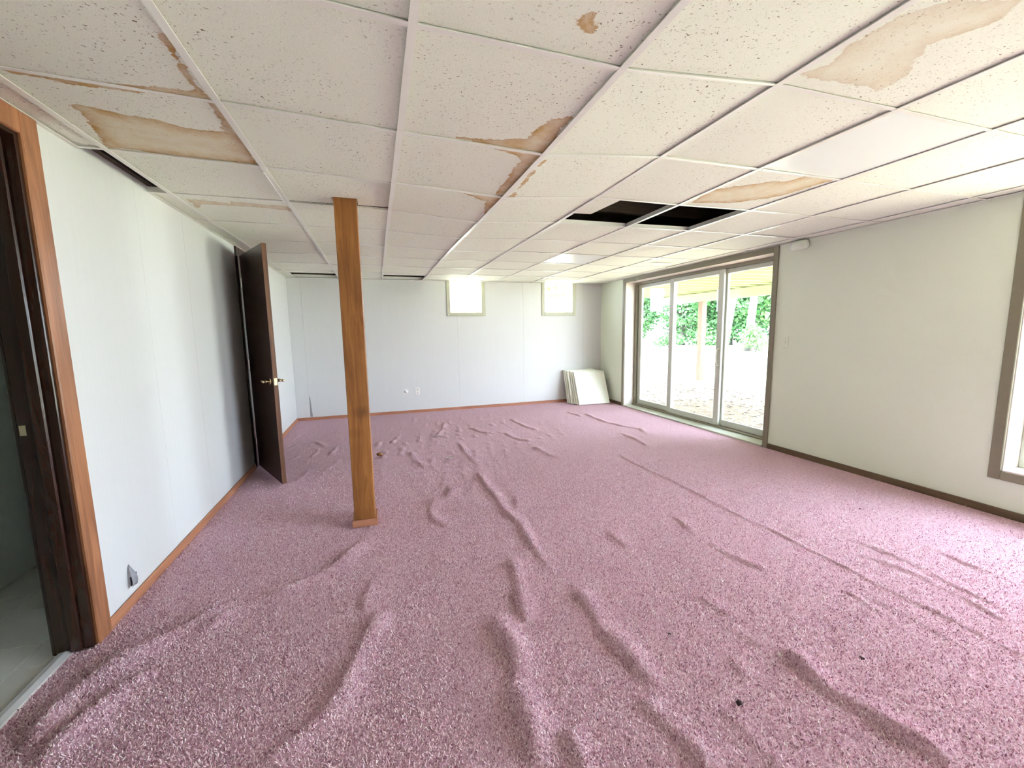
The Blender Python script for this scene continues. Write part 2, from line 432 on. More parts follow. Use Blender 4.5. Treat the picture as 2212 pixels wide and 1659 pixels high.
# ------------------------------------------------------------------ windows
w3 = struct(empty('window_1', (XR, RW[0], RW[2])), 'tall side window at the right picture edge')
y0, y1, z0, z1 = RW
def at(o, root): o.location = o.location; return o
box('casing', XR - .016, XR, y1 - .006, y1 + .055, z0 - .055, 2.125, M_FRAME, w3, .004)
box('casing', XR - .016, XR, y0 - .055, y0 + .006, z0 - .055, 2.125, M_FRAME, w3, .004)
box('head_casing', XR - .016, XR, y0 + .006, y1 - .006, z1 - .006, 2.125, M_FRAME, w3, .004)
box('apron', XR - .016, XR, y0 + .006, y1 - .006, z0 - .055, z0 + .004, M_FRAME, w3, .004)
box('jamb', XR, XR + .30, y1 - .012, y1, z0, z1, M_JAMB, w3, 0)
box('jamb', XR, XR + .30, y0, y0 + .012, z0, z1, M_JAMB, w3, 0)
box('head_jamb', XR, XR + .30, y0 + .012, y1 - .012, z1 - .012, z1, M_JAMB, w3, 0)
box('sill', XR - .01, XR + .32, y0 + .012, y1 - .012, z0, z0 + .014, M_JAMB, w3, 0)
wx = XR + .17
for a, b in ((y0 + .012, -.18), (-.18, .68), (.68, y1 - .012)):
    box('stile', wx, wx + .05, a, a + .05, z0 + .014, z1 - .012, M_VINYL, w3, .003)
    box('stile', wx, wx + .05, b - .05, b, z0 + .014, z1 - .012, M_VINYL, w3, .003)
    box('rail', wx, wx + .05, a + .05, b - .05, z0 + .014, z0 + .064, M_VINYL, w3, .003)
    box('rail', wx, wx + .05, a + .05, b - .05, z1 - .062, z1 - .012, M_VINYL, w3, .003)
    box('pane', wx + .022, wx + .028, a + .048, b - .048, z0 + .062, z1 - .060, M_GLASS, w3, 0)
M_FRAME2 = plain('pale_green_casing', (.50, .50, .38), .5, 0, .06, 30)
for k, (x0, x1, z0, z1) in enumerate((W1, W2)):
    wn = struct(empty('window_%d' % (k + 2), (x0, YF, z0)), ('small high window nearer the wooden post, all white outside', 'small high window nearer the sliding door')[k])
    box('casing', x0 - .052, x0 + .004, YF - .014, YF, z0 - .05, HC, M_FRAME2, wn, .004)
    box('casing', x1 - .004, x1 + .052, YF - .014, YF, z0 - .05, HC, M_FRAME2, wn, .004)
    box('apron', x0 + .004, x1 - .004, YF - .014, YF, z0 - .05, z0 + .006, M_FRAME2, wn, .004)
    box('jamb', x0, x0 + .01, YF, YF + .30, z0, z1, M_JAMB, wn, 0)
    box('jamb', x1 - .01, x1, YF, YF + .30, z0, z1, M_JAMB, wn, 0)
    box('head_jamb', x0 + .01, x1 - .01, YF, YF + .30, z1 - .012, z1, M_JAMB, wn, 0)
    box('sill', x0 + .01, x1 - .01, YF - .004, YF + .30, z0, z0 + .012, M_JAMB, wn, 0)
    yy = YF + .20
    box('stile', x0 + .01, x0 + .035, yy, yy + .04, z0 + .012, z1 - .012, M_PLASTIC, wn, .003)
    box('stile', x1 - .035, x1 - .01, yy, yy + .04, z0 + .012, z1 - .012, M_PLASTIC, wn, .003)
    box('rail', x0 + .035, x1 - .035, yy, yy + .04, z0 + .012, z0 + .037, M_PLASTIC, wn, .003)
    box('rail', x0 + .035, x1 - .035, yy, yy + .04, z1 - .037, z1 - .012, M_PLASTIC, wn, .003)
    if k == 1: box('mullion', x1 - .155, x1 - .135, yy, yy + .04, z0 + .037, z1 - .037, M_PLASTIC, wn, .003)
    box('pane', x0 + .033, x1 - .033, yy + .016, yy + .021, z0 + .035, z1 - .035, M_GLASS, wn, 0)

# ------------------------------------------------------------------ suspended ceiling
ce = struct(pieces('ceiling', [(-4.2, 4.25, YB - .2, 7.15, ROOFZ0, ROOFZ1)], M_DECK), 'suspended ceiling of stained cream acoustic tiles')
GX = [-1.09, -.48, .13, .74, 1.35, 1.96, 2.57, 3.18, 3.79]
GY = [1.175 + .612 * k for k in range(-5, 10)]
GYI = {k: 1.175 + .612 * k for k in range(-5, 10)}
SAG = {-.48: {-1: .02, 0: .025, 1: .02, 2: .012}, .13: {-2: .03, -1: .045, 0: .05, 1: .043, 2: .034, 3: .01},
       .74: {-3: .03, -2: .045, -1: .05, 0: .055, 1: .06, 2: .058, 3: .048, 4: .03, 5: .02, 6: .015, 7: .01, 8: .01},
       1.35: {-1: .004, 0: .005, 1: .005, 2: .01, 3: .012, 4: .006}, 1.96: {1: .0, 2: .008, 3: .008}}
def sag(x, k): return SAG.get(x, {}).get(k, 0.0)
CX = [XL] + GX + [XR]
ROWS = [YB] + GY + [YF]
def node_z(ix, iy):
    x = CX[ix]; k = iy - 6               # GY index -5 sits at ROWS[1]
    return HC - sag(x, k)
JO = random.Random(3)
def tile_mesh(name, x0, x1, y0, y1, zc, mat, n=1, sdpoly=None, lift=0.0, t=.014):
    """zc: corner heights (x0y0, x1y0, x0y1, x1y1) of the lower face"""
    bm = bmesh.new(); g = {}
    lay = bm.verts.layers.float.new('sd') if sdpoly else None; li = bm.verts.layers.float.new('si') if sdpoly else None
    for s in range(2):
        for i in range(n + 1):
            for j in range(n + 1):
                u, v = i / n, j / n
                z = (1 - u) * (1 - v) * zc[0] + u * (1 - v) * zc[1] + (1 - u) * v * zc[2] + u * v * zc[3]
                x, y = x0 + (x1 - x0) * u, y0 + (y1 - y0) * v
                if s == 1 and 0 < i < n and 0 < j < n: continue
                ve = bm.verts.new((x, y, z + lift + s * t)); g[s, i, j] = ve
                if lay is not None:
                    ve[lay] = max(poly_sd(x, y, P) for P in sdpoly); ve[li] = .45 if STAINS.index(sdpoly[0]) == 7 else (.6 if STAINS.index(sdpoly[0]) == 10 else 1.0)
    for i in range(n):
        for j in range(n):
            bm.faces.new([g[0, i, j], g[0, i, j + 1], g[0, i + 1, j + 1], g[0, i + 1, j]])
    for i in range(n):
        bm.faces.new([g[0, i, 0], g[0, i + 1, 0], g[1, i + 1, 0], g[1, i, 0]])
        bm.faces.new([g[0, i + 1, n], g[0, i, n], g[1, i, n], g[1, i + 1, n]])
        bm.faces.new([g[0, 0, i + 1], g[0, 0, i], g[1, 0, i], g[1, 0, i + 1]])
        bm.faces.new([g[0, n, i], g[0, n, i + 1], g[1, n, i + 1], g[1, n, i]])
    bm.faces.new([g[1, 0, 0], g[1, n, 0], g[1, n, n], g[1, 0, n]]) if n == 1 else bm.faces.new(
        [g[1, i, 0] for i in range(n)] + [g[1, n, i] for i in range(n)] + [g[1, n - i, n] for i in range(n)] + [g[1, 0, n - i] for i in range(n)])
    return finish(name, bm, mat, ce)
def poly_sd(x, y, P):
    d = 1e9; ins = False
    for (ax, ay), (bx, by) in zip(P, P[1:] + P[:1]):
        ex, ey = bx - ax, by - ay; t = max(0, min(1, ((x - ax) * ex + (y - ay) * ey) / (ex * ex + ey * ey + 1e-12)))
        d = min(d, math.hypot(x - ax - t * ex, y - ay - t * ey))
        if (ay > y) != (by > y) and x < (bx - ax) * (y - ay) / (by - ay) + ax: ins = not ins
    return d if ins else -d
STAINS = [[[-1.006,2.013],[-0.965,1.985],[-0.875,2.019],[-0.75,2.025],[-0.644,2.063],[-0.541,2.062],[-0.52,1.916],[-0.511,1.822],[-0.475,1.799],[-0.502,2.382],[-0.802,2.41],[-0.917,2.389],[-1.074,2.383],[-1.049,2.24],[-1.003,2.109]],[[-1.052,1.793],[-0.991,1.799],[-0.894,1.808],[-0.692,1.762],[-0.527,1.727],[-0.51,1.756],[-0.496,1.796],[-0.717,1.819],[-0.91,1.837],[-1.06,1.822]],[[-0.5,1.413],[-0.496,1.438],[-0.497,1.494],[-0.509,1.626],[-0.508,1.77],[-0.527,1.747],[-0.523,1.63],[-0.516,1.509]],[[0.349,1.768],[0.468,1.743],[0.629,1.689],[0.627,1.628],[0.647,1.535],[0.721,1.472],[0.745,1.769],[0.731,1.817],[0.542,1.793]],[[0.348,1.76],[0.551,1.824],[0.64,1.848],[0.664,1.893],[0.674,2.003],[0.678,2.128],[0.684,2.231],[0.693,2.402],[0.757,2.384],[0.75,1.792],[0.577,1.774]],[[0.463,2.39],[0.606,2.494],[0.669,2.542],[0.732,2.804],[0.73,2.674],[0.755,2.402]],[[2.022,2.357],[1.961,2.139],[2.046,2.049],[2.141,1.975],[2.218,1.914],[2.285,1.888],[2.32,1.812],[2.3,1.74],[2.538,1.752],[2.523,1.903],[2.504,2.064],[2.464,2.17],[2.298,2.294]],[[1.364,1.118],[1.418,1.052],[1.386,0.951],[1.387,0.839],[1.458,0.768],[1.636,0.715],[1.68,0.786],[1.612,0.905],[1.741,1.034],[1.743,1.104],[1.524,1.111]],[[0.531,1.06],[0.534,1.026],[0.562,1.007],[0.573,1.039],[0.601,1.056],[0.574,1.077]],[[0.775,1.852],[0.78,2.032],[0.789,2.271],[0.804,2.44],[0.785,2.445],[0.762,2.05]],[[-1.049,3.119],[-0.964,3.115],[-0.829,3.157],[-0.814,3.104],[-0.666,3.125],[-0.508,3.124],[-0.474,3.248],[-0.682,3.191],[-0.996,3.212],[-1.061,3.291]]]
LIGHTS = {(6, 6): 0, (6, 11): 1}          # (column, row) cells that hold a light panel
OPEN = {(5, 8), (6, 8)}                   # missing tiles
sag_ok = {}
for ix in range(len(CX) - 1):
    for iy in range(len(ROWS) - 1):
        x0, x1, yy0, yy1 = CX[ix], CX[ix + 1], ROWS[iy], ROWS[iy + 1]
        if (ix, iy) in LIGHTS or (ix, iy) in OPEN: continue
        if (ix, iy) == (0, 8): continue                                # missing border piece by the left wall
        if iy == len(ROWS) - 2 and ix in (1, 3): continue             # missing border pieces by the far wall
        if iy == len(ROWS) - 3 and ix in (1, 3): yy1 = 6.34
        zc = [node_z(ix, iy), node_z(ix + 1, iy), node_z(ix, iy + 1), node_z(ix + 1, iy + 1)]
        e = .0045
        lift = JO.uniform(.001, .006)
        polys = [P for P in STAINS if any(x0 - .05 < p[0] < x1 + .05 and yy0 - .05 < p[1] < yy1 + .05 for p in P) and
                 (x0 - .02 < sum(p[0] for p in P) / len(P) < x1 + .02) and (yy0 - .02 < sum(p[1] for p in P) / len(P) < yy1 + .02)]
        if (ix, iy) == (2, 8):            # tile notched round the post, with a gap at its far edge
            bm = bmesh.new()
            zz = HC - .004
            for b in ((x0 + e, -.209, yy0 + e, yy1 - .046), (-.209, -.068, yy0 + e, 2.832), (-.209, -.068, 2.979, yy1 - .046), (-.068, x1 - e, yy0 + e, yy1 - .046)):
                if b[3] - b[2] > .002: bm_box(bm, b[0], b[1], b[2], b[3], zz + .002, zz + .016)
            finish('ceiling_tile', bm, M_TILE, ce); continue
        if polys:
            tile_mesh('ceiling_tile', x0 + e, x1 - e, yy0 + e, yy1 - e, zc, M_TILE_S, 72, polys, lift)
        else:
            tile_mesh('ceiling_tile', x0 + e, x1 - e, yy0 + e, yy1 - e, zc, M_TILE, 1, None, lift)
# metal grid
def tee(name, p, q, wdt=.024, h=.030, z0=-.0015):
    """inverted T from node p to node q (lower face), flange across the run"""
    p, q = Vector(p), Vector(q); d = (q - p); d.z = 0; d.normalize(); s = Vector((-d.y, d.x, 0)) * (wdt / 2); s2 = s * .12
    bm = bmesh.new()
    def quadprism(sv, za, zb):
        vs = []
        for e_ in (p, q):
            for sg, zz in ((-1, za), (1, za), (1, zb), (-1, zb)): vs.append(bm.verts.new(e_ + sv * sg + Vector((0, 0, zz))))
        for f in ((0, 1, 2, 3), (7, 6, 5, 4), (0, 4, 5, 1), (1, 5, 6, 2), (2, 6, 7, 3), (3, 7, 4, 0)): bm.faces.new([vs[i] for i in f])
    quadprism(s, z0 - .0025, z0); quadprism(s2, z0, z0 + h)
    return finish(name, bm, M_TEE, ce)
for ix in range(1, len(CX) - 1):
    bm = None
    for iy in range(len(ROWS) - 1):
        a = (CX[ix], ROWS[iy], node_z(ix, iy)); b = (CX[ix], ROWS[iy + 1], node_z(ix, iy + 1))
        tee('main_tee', a, b)
for iy in range(1, len(ROWS) - 1):
    for ix in range(len(CX) - 1):
        if (ix, iy) in ((2, 9),): continue                              # the tee by the post is gone
        a = (CX[ix] + (.012 if ix else 0), ROWS[iy], node_z(ix, iy) + .001); b = (CX[ix + 1] - (.012 if ix < len(CX) - 2 else 0), ROWS[iy], node_z(ix + 1, iy) + .001)
        tee('cross_tee', a, b, .017 if ix not in (4,) else .011)
for n_, b in (('wall_angle', (XL, XL + .020, YB, 2.399, HC - .004, HC - .002)), ('wall_angle', (XL, XL + .020, 3.011, YF, HC - .004, HC - .002)), ('wall_angle', (XR - .020, XR, YB, YF, HC - .004, HC - .002)),
              ('wall_angle', (XL + .02, XR - .02, YF - .020, YF, HC - .004, HC - .002))):
    box(n_, *b, M_TEE, ce, 0)
box('tee_shine', -.498, -.489, 2.47, 2.98, HC - .022, HC - .016, M_PLASTIC, ce, 0)  # white strip stands in for the shine of a bare tee face
box('tee_shine', 1.975, 2.27, 1.776, 1.784, HC - .010, HC - .0045, M_PLASTIC, ce, 0)  # white strip stands in for the shine on this cross tee
# a tile pushed aside above the opening, ducts and joists in the void
o = tile_mesh('displaced_tile', -.30, .30, -.30, .30, [0, 0, 0, 0], M_TILE, 1)
o.location = (1.32, 2.63, HC + .034); o.rotation_euler = (math.radians(1), math.radians(-2), math.radians(3))
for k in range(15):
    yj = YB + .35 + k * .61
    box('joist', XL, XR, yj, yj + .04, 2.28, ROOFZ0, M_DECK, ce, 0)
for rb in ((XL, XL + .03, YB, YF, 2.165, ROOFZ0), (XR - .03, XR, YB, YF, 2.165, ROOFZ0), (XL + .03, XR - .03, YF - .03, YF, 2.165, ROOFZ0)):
    box('shade_board', *rb, M_DECK, ce, 0)  # dark boards added over the upper walls so the ceiling gaps read dark
# light panels
for (ix, iy), k in LIGHTS.items():
    x0, x1, a, b = CX[ix], CX[ix + 1], ROWS[iy], ROWS[iy + 1]
    L = empty('ceiling_light', ((x0 + x1) / 2, (a + b) / 2, HC))
    tag(L, ('white square light panel between stained tiles in the near ceiling', 'white square light panel in the ceiling near the far windows')[k], 'ceiling light', 'square ceiling light panels')
    dx, dy = (x1 - x0) / 2 - .011, (b - a) / 2 - .009
    def lp(n, u0, u1, v0, v1, z0, z1, m):
        bm = bmesh.new(); bm_box(bm, u0, u1, v0, v1, z0, z1); return finish(n, bm, m, L, False, 0)
    lp('diffuser', -dx, dx, -dy, dy, .002, .006, M_DIFF)
    lp('housing', -dx, dx, -dy, dy, .09, .12, M_PLASTIC)
    for f in ((-dx, -dx + .012, -dy, dy), (dx - .012, dx, -dy, dy), (-dx + .012, dx - .012, -dy, -dy + .012), (-dx + .012, dx - .012, dy - .012, dy)):
        lp('frame', *f, .006, .09, M_PLASTIC)
v = empty('air_vent', (3.49, 4.545, HC)); tag(v, 'slim bright slot vent in the ceiling by the sliding door', 'vent')
for b, m in (((-.15, .15, -.028, .028, -.006, -.003), M_PLASTIC),):
    bm = bmesh.new(); bm_box(bm, *b); finish('plate', bm, m, v, False, .001)
for yv in (-.014, .014):
    bm = bmesh.new(); bm_box(bm, -.135, .135, yv - .004, yv + .004, -.011, -.006); finish('louvre', bm, M_PLASTIC, v)

# ------------------------------------------------------------------ carpet
RIDGES = [[0.026,0.035,[[-0.035,1.918],[-0.095,1.763],[-0.161,1.577],[-0.179,1.474],[-0.238,1.381],[-0.314,1.331],[-0.425,1.26]]],[0.01,0.04,[[-0.066,2.229],[-0.11,2.036],[-0.117,1.896]]],[0.02,0.035,[[0.67,2.139],[0.625,1.897],[0.587,1.718],[0.579,1.589]]],[0.032,0.04,[[0.442,1.751],[0.433,1.579],[0.464,1.459],[0.452,1.365],[0.409,1.293],[0.404,1.197],[0.402,1.095],[0.377,0.974]]],[0.02,0.03,[[0.813,3.717],[0.815,3.367],[0.824,2.962],[0.813,2.688],[0.855,2.535],[0.827,2.28],[0.831,2.006],[0.826,1.869]]],[0.024,0.035,[[0.885,1.772],[0.884,1.579],[0.864,1.453],[0.888,1.287],[0.889,1.17],[0.88,1.09]]],[0.028,0.035,[[1.492,1.142],[1.475,1.012],[1.462,0.926],[1.484,0.879],[1.508,0.822],[1.508,0.73],[1.537,0.648],[1.534,0.594]]],[0.03,0.03,[[0.516,1.089],[0.518,1.002],[0.516,0.927]]],[0.02,0.03,[[0.807,1.115],[0.827,1.034],[0.845,0.985],[0.86,0.92],[0.865,0.821]]],[0.018,0.04,[[-0.09,2.684],[-0.255,2.432],[-0.379,2.295],[-0.541,2.203],[-0.69,2.137],[-0.807,2.005],[-0.87,1.947]]],[0.03,0.045,[[-0.708,2.223],[-0.828,2.117],[-0.934,2.011],[-1.035,1.942],[-1.097,1.86],[-1.135,1.758],[-1.123,1.62],[-1.119,1.523]]],[0.028,0.04,[[-0.886,1.832],[-0.957,1.762],[-0.996,1.663],[-1.041,1.56],[-1.044,1.47]]],[0.012,0.035,[[0.372,3.177],[0.31,2.97],[0.321,2.744],[0.406,2.626]]],[0.01,0.03,[[0.983,3.103],[0.954,2.867],[0.896,2.674]]],[0.016,0.03,[[1.362,2.214],[1.351,2.079],[1.369,1.998]]],[0.01,0.03,[[1.844,1.915],[1.845,1.736],[1.892,1.61],[1.924,1.525]]],[0.006,0.012,[[2.326,3.607],[2.314,3.353],[2.338,2.581],[2.308,2.052],[2.334,1.883],[2.334,1.551],[2.325,1.273],[2.333,0.941],[2.346,0.689]]],[0.006,0.022,[[2.664,1.731],[2.693,1.563],[2.708,1.358],[2.659,1.119],[2.652,0.912]]],[0.006,0.022,[[3.014,1.495],[2.991,1.348],[2.972,1.222],[3.004,1.049]]],[0.006,0.02,[[2.444,1.869],[2.447,1.759],[2.464,1.657]]],[0.006,0.022,[[2.486,1.598],[2.566,1.438],[2.61,1.26],[2.57,1.04],[2.53,0.864]]],[0.005,0.02,[[2.165,1.236],[2.196,1.087],[2.173,0.919]]],[0.005,0.02,[[2.119,1.31],[2.112,1.184],[2.102,1.104]]],[0.014,0.03,[[3.037,5.851],[3.01,5.399],[3.005,5.124],[3.066,4.755],[3.21,4.525],[3.095,4.182]]],[0.014,0.03,[[2.834,5.936],[2.87,5.529]]],[0.014,0.03,[[0.872,5.929],[0.762,5.423],[0.615,5.091]]],[0.012,0.03,[[0.845,4.768],[0.843,4.177],[0.889,3.731]]],[0.01,0.03,[[1.066,0.97],[1.062,0.899],[1.062,0.808],[1.048,0.746]]],[0.01,0.03,[[1.432,1.513],[1.435,1.414],[1.46,1.319]]],[0.01,0.025,[[1.898,2.269],[1.851,2.037]]],[0.008,0.025,[[1.259,1.171],[1.238,1.054]]],[0.012,0.03,[[2.863,4.45],[2.839,4.096],[2.799,3.794]]],[0.012,0.035,[[0.279,4.576],[0.299,4.216],[0.399,3.874]]],[0.01,0.03,[[-0.918,5.304],[-0.781,5.405],[-0.616,5.061]]],[0.012,0.035,[[1.814,5.784],[1.854,5.275],[1.961,4.944]]],[0.012,0.035,[[1.473,5.004],[1.556,4.602],[1.674,4.443]]],[0.012,0.035,[[1.137,5.416],[1.222,5.104],[1.37,4.967]]],[0.012,0.035,[[1.604,4.259],[1.659,3.863],[1.738,3.748]]],[0.01,0.03,[[-0.865,3.235],[-0.783,3.414],[-0.664,3.462]]],[0.008,0.03,[[1.428,1.151],[1.404,1.241],[1.374,1.311]]],[0.012,0.03,[[0.458,3.524],[0.526,3.327],[0.468,3.093]]]]
def carpet_mesh():
    xs = np.arange(-1.265, XR - .0005, .0115); xs = np.append(xs, XR - .002)
    i0 = int(np.argmin(abs(xs - XL))); xs[i0] = XL + .001
    ys = np.concatenate([np.arange(YB + .002, .55, .08), np.arange(.55, 3.3, .0115), np.arange(3.3, 5.0, .018), np.arange(5.0, YF, .026), [YF - .002]])
    X, Y = np.meshgrid(xs, ys, indexing='ij'); Z = np.zeros_like(X)
    rng = np.random.default_rng(5)
    def wavefield(n, lo, hi, amp, aniso=1.0):
        z = np.zeros_like(X)
        for _ in range(n):
            k = rng.uniform(lo, hi); a = rng.uniform(0, 6.283); ph = rng.uniform(0, 6.283)
            z += np.sin(k * (math.cos(a) * X * aniso + math.sin(a) * Y) + ph)
        return z * amp / math.sqrt(n)
    Z += wavefield(14, 2.5, 9, .0022)
    wob = wavefield(12, 12, 30, .010)
    lump = wavefield(14, 14, 34, 1.0, 1.7)
    # crumpled zone in the middle of the far floor
    zone = np.exp(-(((X - .9) / 1.5) ** 2 + ((Y - 5.0) / 1.5) ** 2)) + .7 * np.exp(-(((X + .3) / .9) ** 2 + ((Y - 4.3) / 1.2) ** 2))
    Z += np.clip(lump - .55, 0, 2) * .0065 * zone
    for amp, wid, P in RIDGES:
        if amp < .0075: amp *= 1.4
        wid *= .8
        P = [tuple(p) for p in P]; L = [0.0]
        for a, b in zip(P, P[1:]): L.append(L[-1] + math.hypot(b[0] - a[0], b[1] - a[1]))
        tot = L[-1]; best = np.full_like(X, 1e9); side = np.zeros_like(X); tt = np.zeros_like(X)
        pa = np.array(P); m = (X > pa[:, 0].min() - .25) & (X < pa[:, 0].max() + .25) & (Y > pa[:, 1].min() - .25) & (Y < pa[:, 1].max() + .25)
        x, y = X[m], Y[m]; bst = np.full_like(x, 1e9); sd = np.zeros_like(x); tl = np.zeros_like(x)
        flip = 1 if P[0][1] >= P[-1][1] else -1
        for (a, b), l0 in zip(zip(P, P[1:]), L):
            ex, ey = b[0] - a[0], b[1] - a[1]; ln = math.hypot(ex, ey) + 1e-9
            t = np.clip(((x - a[0]) * ex + (y - a[1]) * ey) / ln ** 2, 0, 1)
            dx, dy = x - a[0] - t * ex, y - a[1] - t * ey; d = np.hypot(dx, dy)
            up_ = d < bst
            sd = np.where(up_, np.sign(ex * dy - ey * dx) * flip, sd); tl = np.where(up_, (l0 + t * ln) / tot, tl); bst = np.where(up_, d, bst)
        s = bst * sd + wob[m] * (wid / .03) * .5       # positive: to the right of a ridge seen from the camera
        tap = np.clip(tl / .16, 0, 1) * np.clip((1 - tl) / .16, 0, 1); tap = tap * tap * (3 - 2 * tap)
        if tot > 2.2: tap = np.ones_like(tap)
        tap = tap * (.75 + .25 * np.sin(tl * tot * 17 + wid * 900))
        wl_ = np.where(s > 0, wid * 1.9, wid * .62)
        # only the body near the ridge line; ends are already tapered
        Z[m] = np.maximum(Z[m], Z[m] + 1.35 * amp * tap * np.exp(-(s / wl_) ** 2)) - .22 * amp * tap * np.exp(-((s + wid * 1.1) / (wid * .8)) ** 2)
    Z += rng.normal(0, .0009, Z.shape)
    Z = np.clip(Z, -.007, .06)
    edge = np.minimum.reduce([np.clip((X - XL) / .06, 0, 1), np.clip((XR - X) / .06, 0, 1), np.clip((YF - Y) / .06, 0, 1)])
    Z = Z * edge + .0115
    nx, ny = X.shape
    verts = np.stack([X, Y, Z], -1).reshape(-1, 3)
    i, j = np.meshgrid(np.arange(nx - 1), np.arange(ny - 1), indexing='ij')
    keep = ((X[1:, 1:] > XL + .0011) | ((Y[:-1, :-1] > 1.28) & (Y[1:, 1:] < 2.062))).ravel()
    a = (i * ny + j).ravel()[keep]; F = np.stack([a, a + ny, a + ny + 1, a + 1], 1)
    me = bpy.data.meshes.new('carpet')
    me.vertices.add(len(verts)); me.vertices.foreach_set('co', verts.ravel())
    me.loops.add(F.size); me.loops.foreach_set('vertex_index', F.ravel())
    me.polygons.add(len(F)); me.polygons.foreach_set('loop_start', np.arange(0, F.size, 4)); me.polygons.foreach_set('loop_total', np.full(len(F), 4))
    me.polygons.foreach_set('use_smooth', np.ones(len(F), bool))
    me.update(calc_edges=True); me.validate()
    me.materials.append(M_CARPET)
    o = bpy.data.objects.new('carpet', me); COL.objects.link(o); return o
carpet = carpet_mesh()
tag(carpet, 'rumpled mauve wall to wall carpet with loose ridges', 'carpet')

def add_pile():
    o = bpy.data.objects.new('pile', carpet.data); COL.objects.link(o); o.parent = carpet
    co = np.empty(len(carpet.data.vertices) * 3); carpet.data.vertices.foreach_get('co', co); co = co.reshape(-1, 3)
    d = np.hypot(co[:, 0], co[:, 1])
    den = np.clip((4.6 - d) / 2.6, 0, 1) ** 1.5 * (co[:, 1] > .45)
    at = carpet.data.attributes.new('pile_density', 'FLOAT', 'POINT'); at.data.foreach_set('value', den.astype(np.float32))
    ng = bpy.data.node_groups.new('carpet_pile', 'GeometryNodeTree')
    ng.interface.new_socket('Geometry', in_out='INPUT', socket_type='NodeSocketGeometry')
    ng.interface.new_socket('Geometry', in_out='OUTPUT', socket_type='NodeSocketGeometry')
    N = ng.nodes.new; L = ng.links.new
    gi, go = N('NodeGroupInput'), N('NodeGroupOutput')
    na = N('GeometryNodeInputNamedAttribute'); na.data_type = 'FLOAT'; na.inputs['Name'].default_value = 'pile_density'
    mu = N('ShaderNodeMath'); mu.operation = 'MULTIPLY'; mu.inputs[1].default_value = 26000.0
    L(na.outputs['Attribute'], mu.inputs[0])
    dp = N('GeometryNodeDistributePointsOnFaces'); dp.inputs['Seed'].default_value = 4
    L(gi.outputs[0], dp.inputs['Mesh']); L(mu.outputs[0], dp.inputs['Density'])
    cone = N('GeometryNodeMeshCone'); cone.inputs['Vertices'].default_value = 4; cone.inputs['Radius Top'].default_value = .0007
    cone.inputs['Radius Bottom'].default_value = .0019; cone.inputs['Depth'].default_value = .0078
    sm = N('GeometryNodeSetMaterial'); sm.inputs['Material'].default_value = M_PILE
    L(cone.outputs['Mesh'], sm.inputs['Geometry'])
    rv = N('FunctionNodeRandomValue'); rv.data_type = 'FLOAT_VECTOR'
    rv.inputs[0].default_value = (-.75, -.75, 0); rv.inputs[1].default_value = (.75, .75, 6.28)
    rs = N('FunctionNodeRandomValue'); rs.data_type = 'FLOAT'; rs.inputs[2].default_value = .55; rs.inputs[3].default_value = 1.25
    ip = N('GeometryNodeInstanceOnPoints')
    L(dp.outputs['Points'], ip.inputs['Points']); L(sm.outputs['Geometry'], ip.inputs['Instance'])
    L(rv.outputs[0], ip.inputs['Rotation']); L(rs.outputs[1], ip.inputs['Scale'])
    L(ip.outputs[0], go.inputs[0])
    md = o.modifiers.new('pile', 'NODES'); md.node_group = ng
    tag(o, 'short mauve carpet fibres', kind='stuff')
add_pile()

# ------------------------------------------------------------------ wooden post
po = empty('support_post', (-.1385, 2.905, .0))
tag(po, 'reddish brown knotty wooden post from carpet to ceiling', 'post')
bm = bmesh.new(); bm_box(bm, -.0665, .0665, -.07, .07, .021, 2.30); finish('shaft', bm, M_POST, po, False, .004)
for b in ((-.081, .081, -.084, -.07), (-.081, .081, .07, .084), (-.081, -.0665, -.07, .07), (.0665, .081, -.07, .07)):
    bm = bmesh.new(); bm_box(bm, b[0], b[1], b[2], b[3], .018, .066); finish('base_trim', bm, M_OAKX, po, False, .003)

# ------------------------------------------------------------------ spare tiles leaning in the far corner
labs = ['front spare ceiling tile of the leaning stack, broad pale face showing', 'second spare ceiling tile from the front of the leaning stack',
        'third spare ceiling tile from the front of the leaning stack', 'fourth spare ceiling tile from the front of the leaning stack',
        'fifth spare ceiling tile in the leaning stack, second from the back', 'rearmost spare ceiling tile of the leaning stack, against the wall']
for k in range(6):
    bm = bmesh.new(); bm_box(bm, 0, .585, 0, .018, 0, .60)
    o = finish('leaning_tile', bm, M_TILE, None, False, .002)
    base = 6.355 + .052 * k; top = 6.60 + .036 * k
    o.location = (3.268 - .016 * k - (.02 if k > 2 else 0), base, .0245)
    o.rotation_euler = (-math.asin((top - base) / .60), 0, math.radians(-2.5 + .6 * k))
    tag(o, labs[k], 'ceiling tile', 'spare ceiling tiles leaning in the corner')

# ------------------------------------------------------------------ wall fittings
p = empty('cable_plate', (.405, YF, .366)); tag(p, 'round white cover plate low on the far wall', 'wall plate')
bm = bmesh.new(); tube(bm, [(0, 0, 0), (0, -.006, 0)], .045, 24); finish('plate', bm, M_PLASTIC, p)
bm = bmesh.new(); tube(bm, [(0, -.006, 0), (0, -.014, 0)], [.026, .022], 20); finish('boss', bm, M_PLASTIC, p, True)
p = empty('wall_outlet', (.588, YF, .362)); tag(p, 'white rectangular power outlet low on the far wall', 'outlet')
bm = bmesh.new(); bm_box(bm, -.036, .036, -.006, 0, -.058, .058); finish('plate', bm, M_PLASTIC, p, False, .003)
for z in (-.026, .026):
    bm = bmesh.new(); bm_box(bm, -.017, .017, -.009, -.006, z - .017, z + .017); s = finish('socket', bm, M_JAMB, p, False, .002)
    for x in (-.007, .007):
        bm = bmesh.new(); bm_box(bm, x - .0015, x + .0015, -.0095, -.009, z - .006, z + .008); finish('slot', bm, M_BLACK, s)
